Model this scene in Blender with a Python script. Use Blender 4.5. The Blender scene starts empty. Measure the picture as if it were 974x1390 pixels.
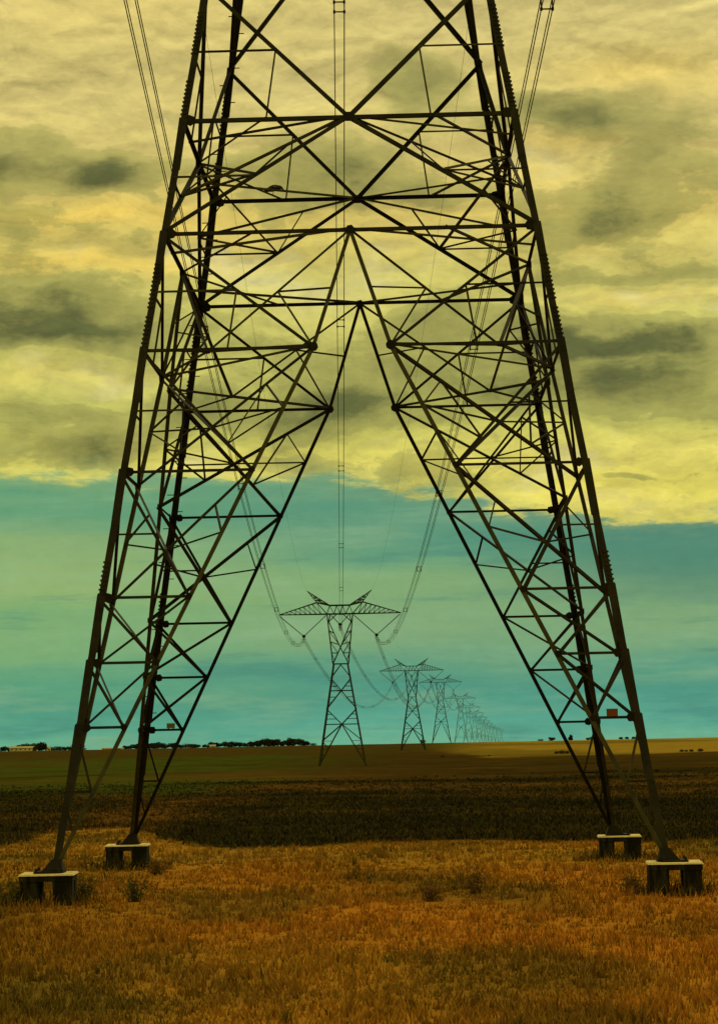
import bpy, math, random
import numpy as np
from mathutils import Vector, Matrix, noise as mnoise

random.seed(7)
rng = np.random.default_rng(11)
scene = bpy.context.scene
COL = scene.collection
W = 12.0                     # base width of the lattice pylons in metres
EYE = 0.2035 * W             # eye height above the top of the pylon footings

# ------------------------------------------------------------------ helpers
def lin(r, g, b):
    f = lambda c: (c/255/12.92) if c/255 <= .04045 else ((c/255+.055)/1.055)**2.4
    return (f(r), f(g), f(b), 1)

class MB:
    def __init__(s): s.v = []; s.f = []
    def add(s, verts, faces):
        o = len(s.v); s.v += [tuple(x) for x in verts]; s.f += [tuple(i+o for i in f) for f in faces]
    def prism(s, p, q, prof, ax, ay):
        n = len(prof)
        vs = [p + ax*a + ay*b for a, b in prof] + [q + ax*a + ay*b for a, b in prof]
        fs = [(i, (i+1) % n, n+(i+1) % n, n+i) for i in range(n)]
        fs += [tuple(range(n-1, -1, -1)), tuple(range(n, 2*n))]
        s.add(vs, fs)
    def angle(s, p, q, n, w, th=None):
        p = Vector(p); q = Vector(q); n = Vector(n)
        d = (q-p).normalized(); n = n - d*n.dot(d)
        if n.length < 1e-3: n = d.orthogonal()
        n.normalize(); t = d.cross(n); th = th or max(.008, w*.13); h = w/2
        s.prism(p, q, [(-h, 0), (h, 0), (h, th), (-h+th, th), (-h+th, w), (-h, w)], t, n)
    def corner(s, p, q, sx, sy, w, th):
        p = Vector(p); q = Vector(q); d = (q-p).normalized()
        ax = Vector((-sx, 0, 0)); ax = (ax-d*ax.dot(d)).normalized()
        ay = Vector((0, -sy, 0)); ay = ay-d*ay.dot(d)-ax*ay.dot(ax); ay.normalize()
        s.prism(p, q, [(0, 0), (w, 0), (w, th), (th, th), (th, w), (0, w)], ax, ay)
    def bar(s, p, q, w, h=None):
        p = Vector(p); q = Vector(q); d = (q-p).normalized()
        ax = d.cross(Vector((0, 0, 1)))
        if ax.length < 1e-3: ax = Vector((1, 0, 0))
        ax.normalize(); ay = ax.cross(d); h = h or w
        s.prism(p, q, [(-w/2, -h/2), (w/2, -h/2), (w/2, h/2), (-w/2, h/2)], ax, ay)
    def box(s, c, sz):
        c = Vector(c); x, y, z = [k/2 for k in sz]
        s.add([c+Vector((a*x, b*y, e*z)) for e in (-1, 1) for a, b in ((-1, -1), (1, -1), (1, 1), (-1, 1))],
              [(3, 2, 1, 0), (4, 5, 6, 7), (0, 1, 5, 4), (1, 2, 6, 5), (2, 3, 7, 6), (3, 0, 4, 7)])
    def plate(s, c, n, r, th, k=8, rot=0, sq=1):
        c = Vector(c); n = Vector(n).normalized(); a = n.orthogonal().normalized()
        if abs(n.z) < .9:
            a = n.cross(Vector((0, 0, 1))).normalized()
        b = n.cross(a)
        prof = [(r*math.cos(rot+2*math.pi*i/k), sq*r*math.sin(rot+2*math.pi*i/k)) for i in range(k)]
        s.prism(c-n*th/2, c+n*th/2, prof, a, b)
    def tube(s, pts, r, k=6):
        n = len(pts); o = len(s.v); pts = [Vector(p) for p in pts]
        rr = r if isinstance(r, (list, tuple)) else [r]*n
        for i, p in enumerate(pts):
            d = (pts[min(i+1, n-1)]-pts[max(i-1, 0)]).normalized()
            a = d.cross(Vector((0, 0, 1)))
            if a.length < 1e-3: a = Vector((1, 0, 0))
            a.normalize(); b = a.cross(d)
            for j in range(k):
                t = 2*math.pi*j/k; s.v.append(tuple(p+(a*math.cos(t)+b*math.sin(t))*rr[i]))
        for i in range(n-1):
            for j in range(k):
                s.f.append((o+i*k+j, o+i*k+(j+1) % k, o+(i+1)*k+(j+1) % k, o+(i+1)*k+j))
        s.f.append(tuple(o+j for j in range(k-1, -1, -1))); s.f.append(tuple(o+(n-1)*k+j for j in range(k)))
    def build(s, name, mat, parent=None, smooth=False):
        me = bpy.data.meshes.new(name); me.from_pydata(s.v, [], s.f); me.materials.append(mat)
        if smooth: me.polygons.foreach_set('use_smooth', [True]*len(me.polygons))
        o = bpy.data.objects.new(name, me); COL.objects.link(o)
        if parent: o.parent = parent
        return o

def tag(o, label=None, cat=None, group=None, kind=None):
    if label: o['label'] = label
    if cat: o['category'] = cat
    if group: o['group'] = group
    if kind: o['kind'] = kind
    return o

def empty(name, loc=(0, 0, 0), rz=0):
    o = bpy.data.objects.new(name, None); COL.objects.link(o); o.location = loc; o.rotation_euler = (0, 0, rz)
    o.empty_display_size = .3
    return o

def copy_tree(o, parent=None):
    c = o.copy(); COL.objects.link(c)
    if parent: c.parent = parent
    for ch in list(o.children): copy_tree(ch, c)
    return c

# ------------------------------------------------------------------ node helper
class NT:
    def __init__(s, tree): s.t = tree; s.n = tree.nodes; s.l = tree.links
    def new(s, typ, **kw):
        nd = s.n.new(typ)
        for k, v in kw.items(): setattr(nd, k, v)
        return nd
    def put(s, sock, v):
        if isinstance(v, bpy.types.NodeSocket): s.l.new(v, sock)
        else: sock.default_value = v
    def m(s, op, a, b=0.0, c=0.0, clamp=False):
        nd = s.new('ShaderNodeMath', operation=op, use_clamp=clamp)
        s.put(nd.inputs[0], a); s.put(nd.inputs[1], b); s.put(nd.inputs[2], c); return nd.outputs[0]
    def comb(s, x, y, z):
        nd = s.new('ShaderNodeCombineXYZ'); [s.put(nd.inputs[i], v) for i, v in enumerate((x, y, z))]; return nd.outputs[0]
    def noise(s, vec, scale=1, detail=4, rough=.5, dist=0):
        nd = s.new('ShaderNodeTexNoise'); s.put(nd.inputs['Vector'], vec); nd.inputs['Scale'].default_value = scale
        nd.inputs['Detail'].default_value = detail; nd.inputs['Roughness'].default_value = rough
        nd.inputs['Distortion'].default_value = dist; return nd.outputs['Fac']
    def ss(s, v, a, b, to0=0.0, to1=1.0):
        nd = s.new('ShaderNodeMapRange', interpolation_type='SMOOTHSTEP'); s.put(nd.inputs[0], v)
        for i, x in ((1, a), (2, b), (3, to0), (4, to1)): nd.inputs[i].default_value = x
        return nd.outputs[0]
    def ramp(s, fac, stops, interp='LINEAR'):
        nd = s.new('ShaderNodeValToRGB'); s.put(nd.inputs[0], fac); cr = nd.color_ramp; cr.interpolation = interp
        while len(cr.elements) < len(stops): cr.elements.new(.5)
        for e, (p, c) in zip(cr.elements, stops): e.position = p; e.color = c
        return nd.outputs[0]
    def mix(s, fac, a, b, mode='MIX'):
        nd = s.new('ShaderNodeMix', data_type='RGBA', blend_type=mode)
        s.put(nd.inputs[0], fac); s.put(nd.inputs[6], a); s.put(nd.inputs[7], b); return nd.outputs[2]

def material(name):
    m = bpy.data.materials.new(name); m.use_nodes = True; t = NT(m.node_tree)
    return m, t, m.node_tree.nodes['Principled BSDF']

def simple(name, c1, c2, scale=4, rough=.8, metal=0, spec=.3, detail=5, bump=0):
    m, t, b = material(name)
    co = t.new('ShaderNodeTexCoord').outputs['Object']
    f = t.noise(co, scale, detail, .6)
    t.l.new(t.ramp(f, [(.3, c1), (.7, c2)]), b.inputs['Base Color'])
    b.inputs['Roughness'].default_value = rough; b.inputs['Metallic'].default_value = metal
    b.inputs['Specular IOR Level'].default_value = spec
    if bump:
        bp = t.new('ShaderNodeBump'); bp.inputs['Strength'].default_value = bump; bp.inputs['Distance'].default_value = .02
        t.l.new(t.noise(co, scale*6, 6), bp.inputs['Height']); t.l.new(bp.outputs[0], b.inputs['Normal'])
    return m

def streaked(name, c1, c2, c3):
    m, t, b = material(name); co = t.new('ShaderNodeTexCoord').outputs['Object']
    sp = t.new('ShaderNodeSeparateXYZ'); t.l.new(co, sp.inputs[0])
    f = t.noise(t.comb(t.m('MULTIPLY', sp.outputs[0], 9), t.m('MULTIPLY', sp.outputs[1], 9), t.m('MULTIPLY', sp.outputs[2], 1.6)), 1, 7, .65)
    g = t.noise(co, 3.2, 8, .65)
    col = t.mix(t.ss(f, .42, .66), c1, c2); col = t.mix(t.ss(g, .56, .72), col, c3)
    t.l.new(col, b.inputs['Base Color']); b.inputs['Roughness'].default_value = .95; b.inputs['Specular IOR Level'].default_value = .1
    bp = t.new('ShaderNodeBump'); bp.inputs['Strength'].default_value = .6; bp.inputs['Distance'].default_value = .02
    t.l.new(t.noise(co, 22, 6), bp.inputs['Height']); t.l.new(bp.outputs[0], b.inputs['Normal'])
    return m
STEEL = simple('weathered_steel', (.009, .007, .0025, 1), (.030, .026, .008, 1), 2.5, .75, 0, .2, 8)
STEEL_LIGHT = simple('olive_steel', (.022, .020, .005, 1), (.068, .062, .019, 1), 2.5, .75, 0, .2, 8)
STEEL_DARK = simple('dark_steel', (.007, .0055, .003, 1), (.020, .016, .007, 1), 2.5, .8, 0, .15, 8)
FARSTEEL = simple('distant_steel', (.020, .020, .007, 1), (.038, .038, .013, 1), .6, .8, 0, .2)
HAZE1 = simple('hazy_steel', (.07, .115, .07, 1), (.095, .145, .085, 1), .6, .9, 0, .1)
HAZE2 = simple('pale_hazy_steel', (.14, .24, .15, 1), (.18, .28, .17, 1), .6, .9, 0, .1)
WIRE = simple('aluminium_wire', (.03, .03, .010, 1), (.045, .044, .016, 1), .5, .7, 0, .2)
INSUL = simple('insulator_glaze', (.05, .04, .02, 1), (.08, .06, .03, 1), 3, .4, 0, .4)
CONC_TOP = streaked('lit_concrete', (.60, .50, .22, 1), (.80, .68, .32, 1), (.30, .23, .09, 1))  # brightness of the lit footing tops put into the colour
CONC_SHADE = streaked('shaded_concrete', (.010, .009, .004, 1), (.040, .035, .015, 1), (.022, .022, .008, 1))  # shade of the footing sides put into the colour, with streaks

# ------------------------------------------------------------------ camera
def make_camera():
    cd = bpy.data.cameras.new('camera'); co = bpy.data.objects.new('camera', cd); COL.objects.link(co)
    pitch, roll = 0.09854, -0.019795
    F = Vector((0, math.cos(pitch), math.sin(pitch))); U0 = Vector((0, -math.sin(pitch), math.cos(pitch))); R0 = Vector((1, 0, 0))
    c, s = math.cos(roll), math.sin(roll)
    R = R0*c + U0*s; U = U0*c - R0*s
    M = Matrix.Identity(4)
    for i in range(3):
        M[i][0] = R[i]; M[i][1] = U[i]; M[i][2] = -F[i]; M[i][3] = (0, 0, EYE)[i]
    co.matrix_world = M
    cd.sensor_fit = 'HORIZONTAL'; cd.sensor_width = 36; cd.lens = 3140/974*36
    cd.clip_start = .5; cd.clip_end = 60000
    scene.camera = co
make_camera()

# ------------------------------------------------------------------ ground shape
KN = [(-400, -.05), (-5, -.05), (5.2, -.05), (5.8, -.058), (11.4, -.085), (25, -.15), (39.5, -.215), (57, -.198), (75, -.15),
      (95, -.06), (112, .004), (150, -.064), (250, -.244), (800, -1.236), (3000, -5.2)]
KX = [k[0]*W for k in KN]; KZ = [k[1]*W for k in KN]
def pchip(xs, ys):
    n = len(xs); h = [xs[i+1]-xs[i] for i in range(n-1)]; dl = [(ys[i+1]-ys[i])/h[i] for i in range(n-1)]
    m = [dl[0]]
    for i in range(1, n-1):
        if dl[i-1]*dl[i] <= 0: m.append(0)
        else:
            w1 = 2*h[i]+h[i-1]; w2 = h[i]+2*h[i-1]; m.append((w1+w2)/(w1/dl[i-1]+w2/dl[i]))
    m.append(dl[-1]); return m
KM = pchip(KX, KZ)
def base_z(y):
    if y <= KX[0]: return KZ[0]
    for i in range(len(KX)-1):
        if y <= KX[i+1]:
            h = KX[i+1]-KX[i]; t = (y-KX[i])/h
            return ((2*t**3-3*t*t+1)*KZ[i] + (t**3-2*t*t+t)*h*KM[i] + (-2*t**3+3*t*t)*KZ[i+1] + (t**3-t*t)*h*KM[i+1])
    return KZ[-1]
def gz(x, y):
    z = base_z(y)
    a = min(1, max(0, (y-10)/60))
    z += .10*mnoise.noise((x*.11, y*.09, 3.1)) + .05*mnoise.noise((x*.4, y*.35, 8.2))
    if 62 < y < 900:
        k = min(1, (y-62)/20)
        z += k*(.35*mnoise.noise((x*.03, y*.02, 1.3)))
    return z

def px2x(px, d): return (px-487)/3140*d

# field colours (albedo) over the ground
def sm(v, a, b):
    t = min(1, max(0, (v-a)/(b-a))); return t*t*(3-2*t)
def mixc(a, b, t): return tuple(a[i]*(1-t)+b[i]*t for i in range(3))
GOLD = (.37, .188, .021); GOLD_OR = (.43, .178, .018); GOLD_DK = (.135, .080, .012); OLIVE = (.10, .075, .012)
DARK = (.028, .022, .005); BROWN = (.090, .050, .010); GREEN = (.050, .068, .009); OCHRE = (.056, .040, .008); WHEAT = (.25, .165, .022)
def field(x, y):
    d = max(y, 5); px = 487+3140*x/d
    n1 = mnoise.fractal((x*.05, y*.035, 0), 1, 2, 4); n2 = mnoise.fractal((x*.25, y*.12, 5), 1, 2, 4)
    n3 = mnoise.fractal((x*.012, y*.004, 9), 1, 2, 3)
    # foreground dry grass
    n5 = mnoise.fractal((x*.16+7, y*.07, 2), 1, 2, 4)
    c = mixc(GOLD, GOLD_OR, sm(n1, -.1, .6)); c = mixc(c, GOLD_DK, sm(n2, .0, .6)*.8); c = mixc(c, OLIVE, .7*sm(n5, .1, .6)); c = mixc(c, (.31, .18, .03), .5*sm(-n5, .2, .6))
    c = mixc(c, OLIVE, .65*sm(-px, -420, 120)*sm(n1+n2*.5, -.5, .5))
    # dark scrub band, its near edge wandering, a brown break on the left
    edge = 72 + 7*n1 + 2.5*n2
    edge += (30+16*n2)*math.exp(-((px-125)/85)**2) - 5*sm(px, 300, 900)
    t = sm(d, edge-1.0, edge+1.5)
    n4 = mnoise.fractal((x*.09, y*.05, 3), 1, 2, 3)
    b2 = mixc(DARK, BROWN, .75*sm(n1+.6*n4, -.1, .6)*(.35+.65*sm(d, 85, 120)))
    b2 = mixc(b2, BROWN, .6*math.exp(-((px-330)/170)**2)*sm(d, 100, 150)*sm(n2, -.5, .3))
    path = math.exp(-((px-(110+2.2*(d-78)))/(75+40*n2))**2)*sm(d, 72, 80)*(1-sm(d, 150, 185))
    b2 = mixc(b2, (.13, .062, .012), min(.9, path*(.65+.5*n4)))
    c = mixc(c, b2, t)
    n6 = mnoise.fractal((x*.018, y*.02, 21), 1, 2, 4)
    # brown strip, then green field on the left / brownish field on the right
    c = mixc(c, mixc(BROWN, DARK, .45+.5*sm(n1+.5*n4, -.4, .4)), sm(d, 138, 165+20*n2))
    g = mixc(mixc(GREEN, DARK, .12), mixc(DARK, BROWN, .22+.5*sm(n4+.6*n1, -.3, .7)), sm(px+110*n3+60*n1, 250, 560))
    g = mixc(g, DARK, .5*sm(n4+n1, .0, .7))
    g = mixc(g, BROWN, .3*sm(n3+.4*n1, 0, .6))
    c = mixc(c, g, sm(d+50*n1+60*n6, 140+60*sm(px, 200, 500), 220+140*sm(px, 200, 560)))
    c = mixc(c, (.10, .050, .010), .55*sm(n6+.4*n4, .05, .6)*sm(d, 105, 140)*(1-sm(d, 330, 460))*sm(px, 120, 330))
    c = mixc(c, (.012, .012, .003), .6*sm(-n6+.5*n1, .1, .6)*sm(d, 80, 120)*(1-sm(d, 380, 520)))
    # far strips
    f0 = 760-180*sm(px, 580, 660)
    far = mixc(OCHRE, WHEAT, sm(px+20*n3, 560, 680)); far = mixc(far, mixc(OCHRE, GREEN, .5), .5*sm(n3, .1, .6))
    c = mixc(c, far, sm(d+60*n6, f0, f0+90))
    # hedge line and the last dark strip under the skyline
    hd = 1450 + 250*math.sin(px*.01)
    c = mixc(c, (.04, .04, .008), .85*sm(d, hd, hd+20)*(1-sm(d, hd+260, hd+300))*sm(px, 560, 640))
    c = mixc(c, mixc(OCHRE, WHEAT, .8*sm(px, 700, 900)), sm(d, 2100, 2300))
    k = .8+.45*(.5+.5*n2)*.9
    return tuple(max(.002, v*k) for v in c)

def ground_material():
    m, t, b = material('field_ground')
    at = t.new('ShaderNodeAttribute', attribute_name='albedo').outputs['Color']
    pos = t.new('ShaderNodeNewGeometry').outputs['Position']
    fine = t.noise(pos, 6, 6, .65); mid = t.noise(pos, .5, 6, .6)
    k = t.m('ADD', t.m('MULTIPLY', fine, .9), t.m('MULTIPLY', mid, .9)); k = t.m('ADD', k, .1)
    col = t.mix(1.0, at, t.comb(k, k, k), 'MULTIPLY')
    t.l.new(col, b.inputs['Base Color']); b.inputs['Roughness'].default_value = 1; b.inputs['Specular IOR Level'].default_value = 0
    bp = t.new('ShaderNodeBump'); bp.inputs['Strength'].default_value = .8; bp.inputs['Distance'].default_value = .12
    t.l.new(fine, bp.inputs['Height']); t.l.new(bp.outputs[0], b.inputs['Normal'])
    return m
def make_ground():
    ys = list(np.arange(-80, 14, 8.0)) + list(np.arange(14, 85, .6)) + list(np.geomspace(85, 1200, 190)) + list(np.geomspace(1230, 30000, 60))
    us = np.linspace(-1, 1, 221)
    us = np.sign(us)*(.42*abs(us)+.58*abs(us)**3)
    V = []; Cc = []
    for y in ys:
        half = 90 + max(0, y)*.62
        for u in us:
            x = u*half; V.append((x, y, gz(x, y))); Cc.extend((*field(x, y), 1))
    n = len(us); Fs = [(r*n+i, r*n+i+1, (r+1)*n+i+1, (r+1)*n+i) for r in range(len(ys)-1) for i in range(n-1)]
    me = bpy.data.meshes.new('ground'); me.from_pydata(V, [], Fs)
    a = me.color_attributes.new('albedo', 'FLOAT_COLOR', 'POINT'); a.data.foreach_set('color', Cc)
    me.polygons.foreach_set('use_smooth', [True]*len(me.polygons)); me.materials.append(ground_material())
    o = bpy.data.objects.new('ground', me); COL.objects.link(o); tag(o, kind='structure')
make_ground()

# ------------------------------------------------------------------ grass (stuff)
def grass_material(name):
    m, t, b = material(name)
    at = t.new('ShaderNodeAttribute', attribute_name='tint').outputs['Color']
    t.l.new(at, b.inputs['Base Color']); b.inputs['Roughness'].default_value = .9; b.inputs['Specular IOR Level'].default_value = .1
    return m
def make_blades(name, pts, hts, wds, cols, lean, mat):
    n = len(pts); ang = rng.uniform(0, 2*math.pi, n); la = rng.uniform(0, 2*math.pi, n); ll = lean*hts*rng.uniform(.2, 1.2, n)
    ax = np.stack([np.cos(ang), np.sin(ang), np.zeros(n)], 1)*wds[:, None]*.5
    ld = np.stack([np.cos(la)*ll, np.sin(la)*ll, np.zeros(n)], 1)
    up = np.zeros((n, 3)); up[:, 2] = hts
    P = np.asarray(pts)
    v = np.empty((n, 5, 3)); v[:, 0] = P-ax; v[:, 1] = P+ax
    mid = P+up*.55+ld*.3; v[:, 2] = mid+ax*.8; v[:, 3] = mid-ax*.8; v[:, 4] = P+up+ld
    idx = np.arange(n)[:, None]*5
    loops = np.concatenate([idx+np.array([[0, 1, 2, 3]]), idx+np.array([[3, 2, 4]])], 1).ravel()
    me = bpy.data.meshes.new(name); me.vertices.add(n*5); me.vertices.foreach_set('co', v.ravel())
    me.loops.add(n*7); me.loops.foreach_set('vertex_index', loops.astype(np.int32)); me.polygons.add(n*2)
    st = (np.arange(n)[:, None]*7+np.array([[0, 4]])).ravel(); me.polygons.foreach_set('loop_start', st.astype(np.int32))
    a = me.color_attributes.new('tint', 'FLOAT_COLOR', 'POINT')
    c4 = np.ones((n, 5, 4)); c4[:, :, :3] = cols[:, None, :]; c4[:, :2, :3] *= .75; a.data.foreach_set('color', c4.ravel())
    me.update(); me.validate(); me.materials.append(mat)
    o = bpy.data.objects.new(name, me); COL.objects.link(o); tag(o, kind='stuff')
    return o
def scatter(n, y0, y1, power=1.0):
    out = []
    while len(out) < n:
        y = y0*(y1/y0)**random.random()
        half = .185*y+2.5
        x = random.uniform(-half, half); out.append((x, y))
    return out
GM = grass_material('grass_blades')
FOOT_XY = []
def make_grass():
    # clumped dry grass of the foreground
    P = []; H = []; Wd = []; Cl = []; DP = []; DH = []; DW = []; DC = []
    for x, y in scatter(52000, 19, 300):
        if y > 95 and random.random() < sm(y, 95, 290): continue
        c = field(x, y); lum = c[0]
        dark = lum < .08
        nb = random.randint(4, 8) if not dark else random.randint(5, 9)
        hs = .4+.7*max(0, .5+.6*mnoise.noise((x*.35, y*.3, 2)))
        th = random.random()
        if not dark:
            pn = mnoise.fractal((x*.55, y*.22, 14), 1, 2, 3)
            if pn < -.35 and random.random() < .2: continue
            if random.random() < .012+.05*max(0, pn):      # a taller bunch of stems
                nb = random.randint(14, 24); hs *= random.uniform(1.3, 1.9)
        for _ in range(nb):
            r = random.gauss(0, (.09 if nb < 12 else .07) if not dark else .16); a = random.uniform(0, 6.283)
            bx = x+r*math.cos(a); by = y+r*math.sin(a)
            if dark:
                DP.append((bx, by, gz(bx, by)-.02)); DH.append(random.uniform(.08, .30)*hs); DW.append(random.uniform(.02, .05)*(1+y/120))
                k = random.uniform(.3, 2.0)*(1.6 if random.random() < .12 else 1); DC.append((c[0]*k, c[1]*k*random.uniform(.9, 1.3), c[2]*k))
            else:
                P.append((bx, by, gz(bx, by)-.02)); H.append(random.uniform(.06, .22)*hs); Wd.append(random.uniform(.010, .026)*(1+y/90))
                k = random.uniform(.6, 1.35)
                if th < .07: col = (c[0]*.4*k, c[1]*.62*k, c[2]*.6*k)
                elif th < .16: col = (c[0]*1.5*k, c[1]*1.55*k, c[2]*1.7*k)
                else: col = (c[0]*k, c[1]*k*random.uniform(.9, 1.15), c[2]*k)
                Cl.append(col)
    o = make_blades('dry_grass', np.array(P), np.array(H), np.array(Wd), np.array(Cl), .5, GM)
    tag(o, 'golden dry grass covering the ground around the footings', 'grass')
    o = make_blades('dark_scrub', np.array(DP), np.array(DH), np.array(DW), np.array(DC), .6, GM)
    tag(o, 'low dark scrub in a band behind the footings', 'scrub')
def footing_tufts():
    P = []; H = []; Wd = []; Cl = []
    for fx, fy in FOOT_XY:
        for _ in range(420):
            a = random.uniform(0, 6.283); r = random.uniform(.42, 1.15); x = fx+r*math.cos(a); y = fy+r*math.sin(a)
            P.append((x, y, gz(x, y)-.02)); H.append(random.uniform(.08, .34)*(1.2-.5*(r-.4))); Wd.append(random.uniform(.014, .03))
            k = random.uniform(.35, 1.0); g = random.random()
            Cl.append((.20*k, .12*k, .016*k) if g < .6 else (.07*k, .065*k, .011*k))
    o = make_blades('footing_grass', np.array(P), np.array(H), np.array(Wd), np.array(Cl), .55, GM)
    tag(o, 'ranker dark grass crowding the bases of the four concrete footings', 'grass')

make_grass()

# ------------------------------------------------------------------ lattice pylon
ZL = dict(Z=1.5546, A=1.2944, B=1.0858, C=.8759, D=.6631, E=.4487, F=.3395, G=.2331, H=.129, I=.066, O=0.0)
TX, TY = .3163, .3119; QX, QY = 1.0, 1.0263
def hw(z): return .5*(QX-TX*z)
def hd(z): return .5*(QY-TY*z)
NRM = [Vector((0, -1, 0)), Vector((1, 0, 0)), Vector((0, 1, 0)), Vector((-1, 0, 0))]
def fp(f, u, z, ins=0.0):
    """point on face f (front, right, back, left) at fraction u of its half width, height z (all in base widths)"""
    if f == 0: p = (u*hw(z), -hd(z), z)
    elif f == 2: p = (u*hw(z), hd(z), z)
    elif f == 1: p = (hw(z), u*hd(z), z)
    else: p = (-hw(z), u*hd(z), z)
    return Vector(p)*W - NRM[f]*ins
def lerp(a, b, t): return a+(b-a)*t
# corner -> the two faces that share it and the sign of u on each
CORN = [((-1, -1), (0, -1), (3, -1)), ((1, -1), (0, 1), (1, -1)), ((1, 1), (2, 1), (1, 1)), ((-1, 1), (2, -1), (3, 1))]
KNEE = .183; AS = 1.0/ZL['C']
def au(z):       # fraction u of the inclined leg at height z (straight from knee to footing)
    k = KNEE*hw(ZL['C']) + (hw(0)-KNEE*hw(ZL['C']))*(1-z/ZL['C']); return k/hw(z)

HEAD_Z = 3.173
def head(root, mats, s=1.0, with_wire_hang=True):
    """waist, window columns, bridge, crossarms, peaks and insulators of one pylon; sizes scaled by s"""
    zw = 2.32; w0 = hw(zw); d0 = hd(zw); P = lambda x, y, z: Vector((x, y, z))*W
    a, b, c = .10*s, .07*s, .055*s
    wb = .219; zb = HEAD_Z; zc = 2.598; dt = .125
    for sx in (-1, 1):
        m = MB()
        for sy in (-1, 1):
            n = (0, -sy, 0)
            lo = P(sx*w0, sy*d0, zw); up = P(sx*wb, sy*dt, zb); cr = P(0, sy*.13, zc)
            inn = P(sx*.19, sy*dt, zb-.13); m.angle(lo, up, n, .13*s); m.angle(lo, cr, n, a)
            m.angle(cr, inn, n, a); m.angle(inn, P(sx*.165, sy*dt, zb), n, a)
            prev = lo
            for i in range(1, 9):
                t = i/9
                o_ = lerp(lo, up, t); q = lerp(lo, cr, t*2) if t < .5 else lerp(cr, inn, t*2-1)
                tgt = q if i % 2 else o_
                m.angle(prev, tgt, n, c); prev = tgt
        for i in range(1, 7):
            t = i/7
            m.angle(lerp(P(sx*w0, -d0, zw), P(sx*wb, -dt, zb), t), lerp(P(sx*w0, d0, zw), P(sx*wb, dt, zb), t), (0, 0, 1), c)
            m.angle(lerp(P(sx*w0, -d0, zw), P(sx*wb, -dt, zb), t), lerp(P(sx*w0, d0, zw), P(sx*wb, dt, zb), t-1/7), (1, 0, 0), c)
        m.build('window_column', mats[0], root)
    m = MB()
    for sy in (-1, 1):
        n = (0, -sy, 0)
        m.angle(P(-wb, sy*dt, zb), P(wb, sy*dt, zb), n, a); m.angle(P(-.17, sy*dt, 3.32), P(.17, sy*dt, 3.32), n, a)
        xs = [-.219, -.17, -.1, -.05, 0, .05, .1, .17, .219]
        for i in range(8):
            z0, z1 = (zb, 3.32) if i % 2 == 0 else (3.32, zb); m.angle(P(xs[i], sy*dt, z0), P(xs[i+1], sy*dt, z1), n, c)
        m.angle(P(-.19, sy*dt, zb-.13), P(-.05, sy*dt, zb), n, c); m.angle(P(.19, sy*dt, zb-.13), P(.05, sy*dt, zb), n, c)
    for x in (-.17, 0, .17):
        for z in (zb, 3.32): m.angle(P(x, -dt, z), P(x, dt, z), (0, 0, 1), c)
    m.build('bridge_beam', mats[0], root)
    for sx in (-1, 1):
        m = MB(); tip = P(sx*1.044, 0, zb)
        for sy in (-1, 1):
            n = (0, -sy, 0); r0 = P(sx*wb, sy*dt, zb); pk = P(sx*.39, sy*.085, 3.373); r1 = P(sx*.17, sy*dt, 3.32)
            m.angle(r0, tip, n, a); m.angle(pk, tip, n, a); m.angle(r1, pk, n, a); m.angle(r0, pk, n, b)
            N = 8; prev = pk
            for i in range(1, N+1):
                lo = lerp(r0, tip, .12+.88*i/(N+.6)); hi = lerp(pk, tip, i/(N+.6))
                lo_p = lerp(r0, tip, .12+.88*(i-1)/(N+.6)); hi_p = lerp(pk, tip, (i-1)/(N+.6))
                m.angle(hi_p, lo_p, n, c); m.angle(lo_p, hi, n, c)
        for i in range(6):
            t = i/6.5; m.angle(lerp(P(sx*wb, -dt, zb), tip, t), lerp(P(sx*wb, dt, zb), tip, t), (0, 0, 1), c)
            m.angle(lerp(P(sx*wb, -dt, zb), tip, t), lerp(P(sx*wb, dt, zb), tip, t+.15), (0, 0, 1), c)
        m.build('crossarm', mats[0], root)
        m = MB(); top = P(sx*.545, 0, 3.57)
        for sy in (-1, 1):
            n = (0, -sy, 0); p0 = P(sx*.39, sy*.085, 3.373); p1 = P(sx*.17, sy*dt, 3.32)
            m.angle(p0, top, n, b); m.angle(p1, top, n, b)
            for i in range(4):
                t = i/4.5; m.angle(lerp(p0, top, t), lerp(p1, top, t+.1), n, c); m.angle(lerp(p1, top, t+.1), lerp(p0, top, t+.22), n, c)
        m.box(top, (.25, .25, .12)); m.build('earth_wire_peak', mats[0], root)
    for x0, x1, xv, zv in ((-1.03, -.235, -.62, 2.80), (1.03, .235, .62, 2.80), (-.15, .15, 0, 2.99)):
        for xa in (x0, x1):
            m = MB(); A = P(xa, 0, zb-.02 if abs(xv) > .1 else zb-.02); B = P(xv, 0, zv)
            L = (B-A).length; n = int(L/.16); pts = [A]; rr = [.03*s]
            for i in range(1, n):
                for k, r in ((-.25, .05), (0, .12), (.2, .05)):
                    pts.append(lerp(A, B, (i+k)/n)); rr.append(r*s*.8)
            pts.append(B); rr.append(.03); m.tube(pts, rr, 6); m.build('insulator_string', mats[1], root)
        m = MB(); B = P(xv, 0, zv); m.plate(B, (0, 1, 0), .22*s, .05, 6)
        m.bar(B, B-Vector((0, 0, .55)), .07*s); m.box(B-Vector((0, 0, .55)), (.5*s, .16, .1)); m.box(B-Vector((0, 0, .75)), (.1, .3, .35)); m.build('suspension_clamp', mats[0], root)

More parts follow.
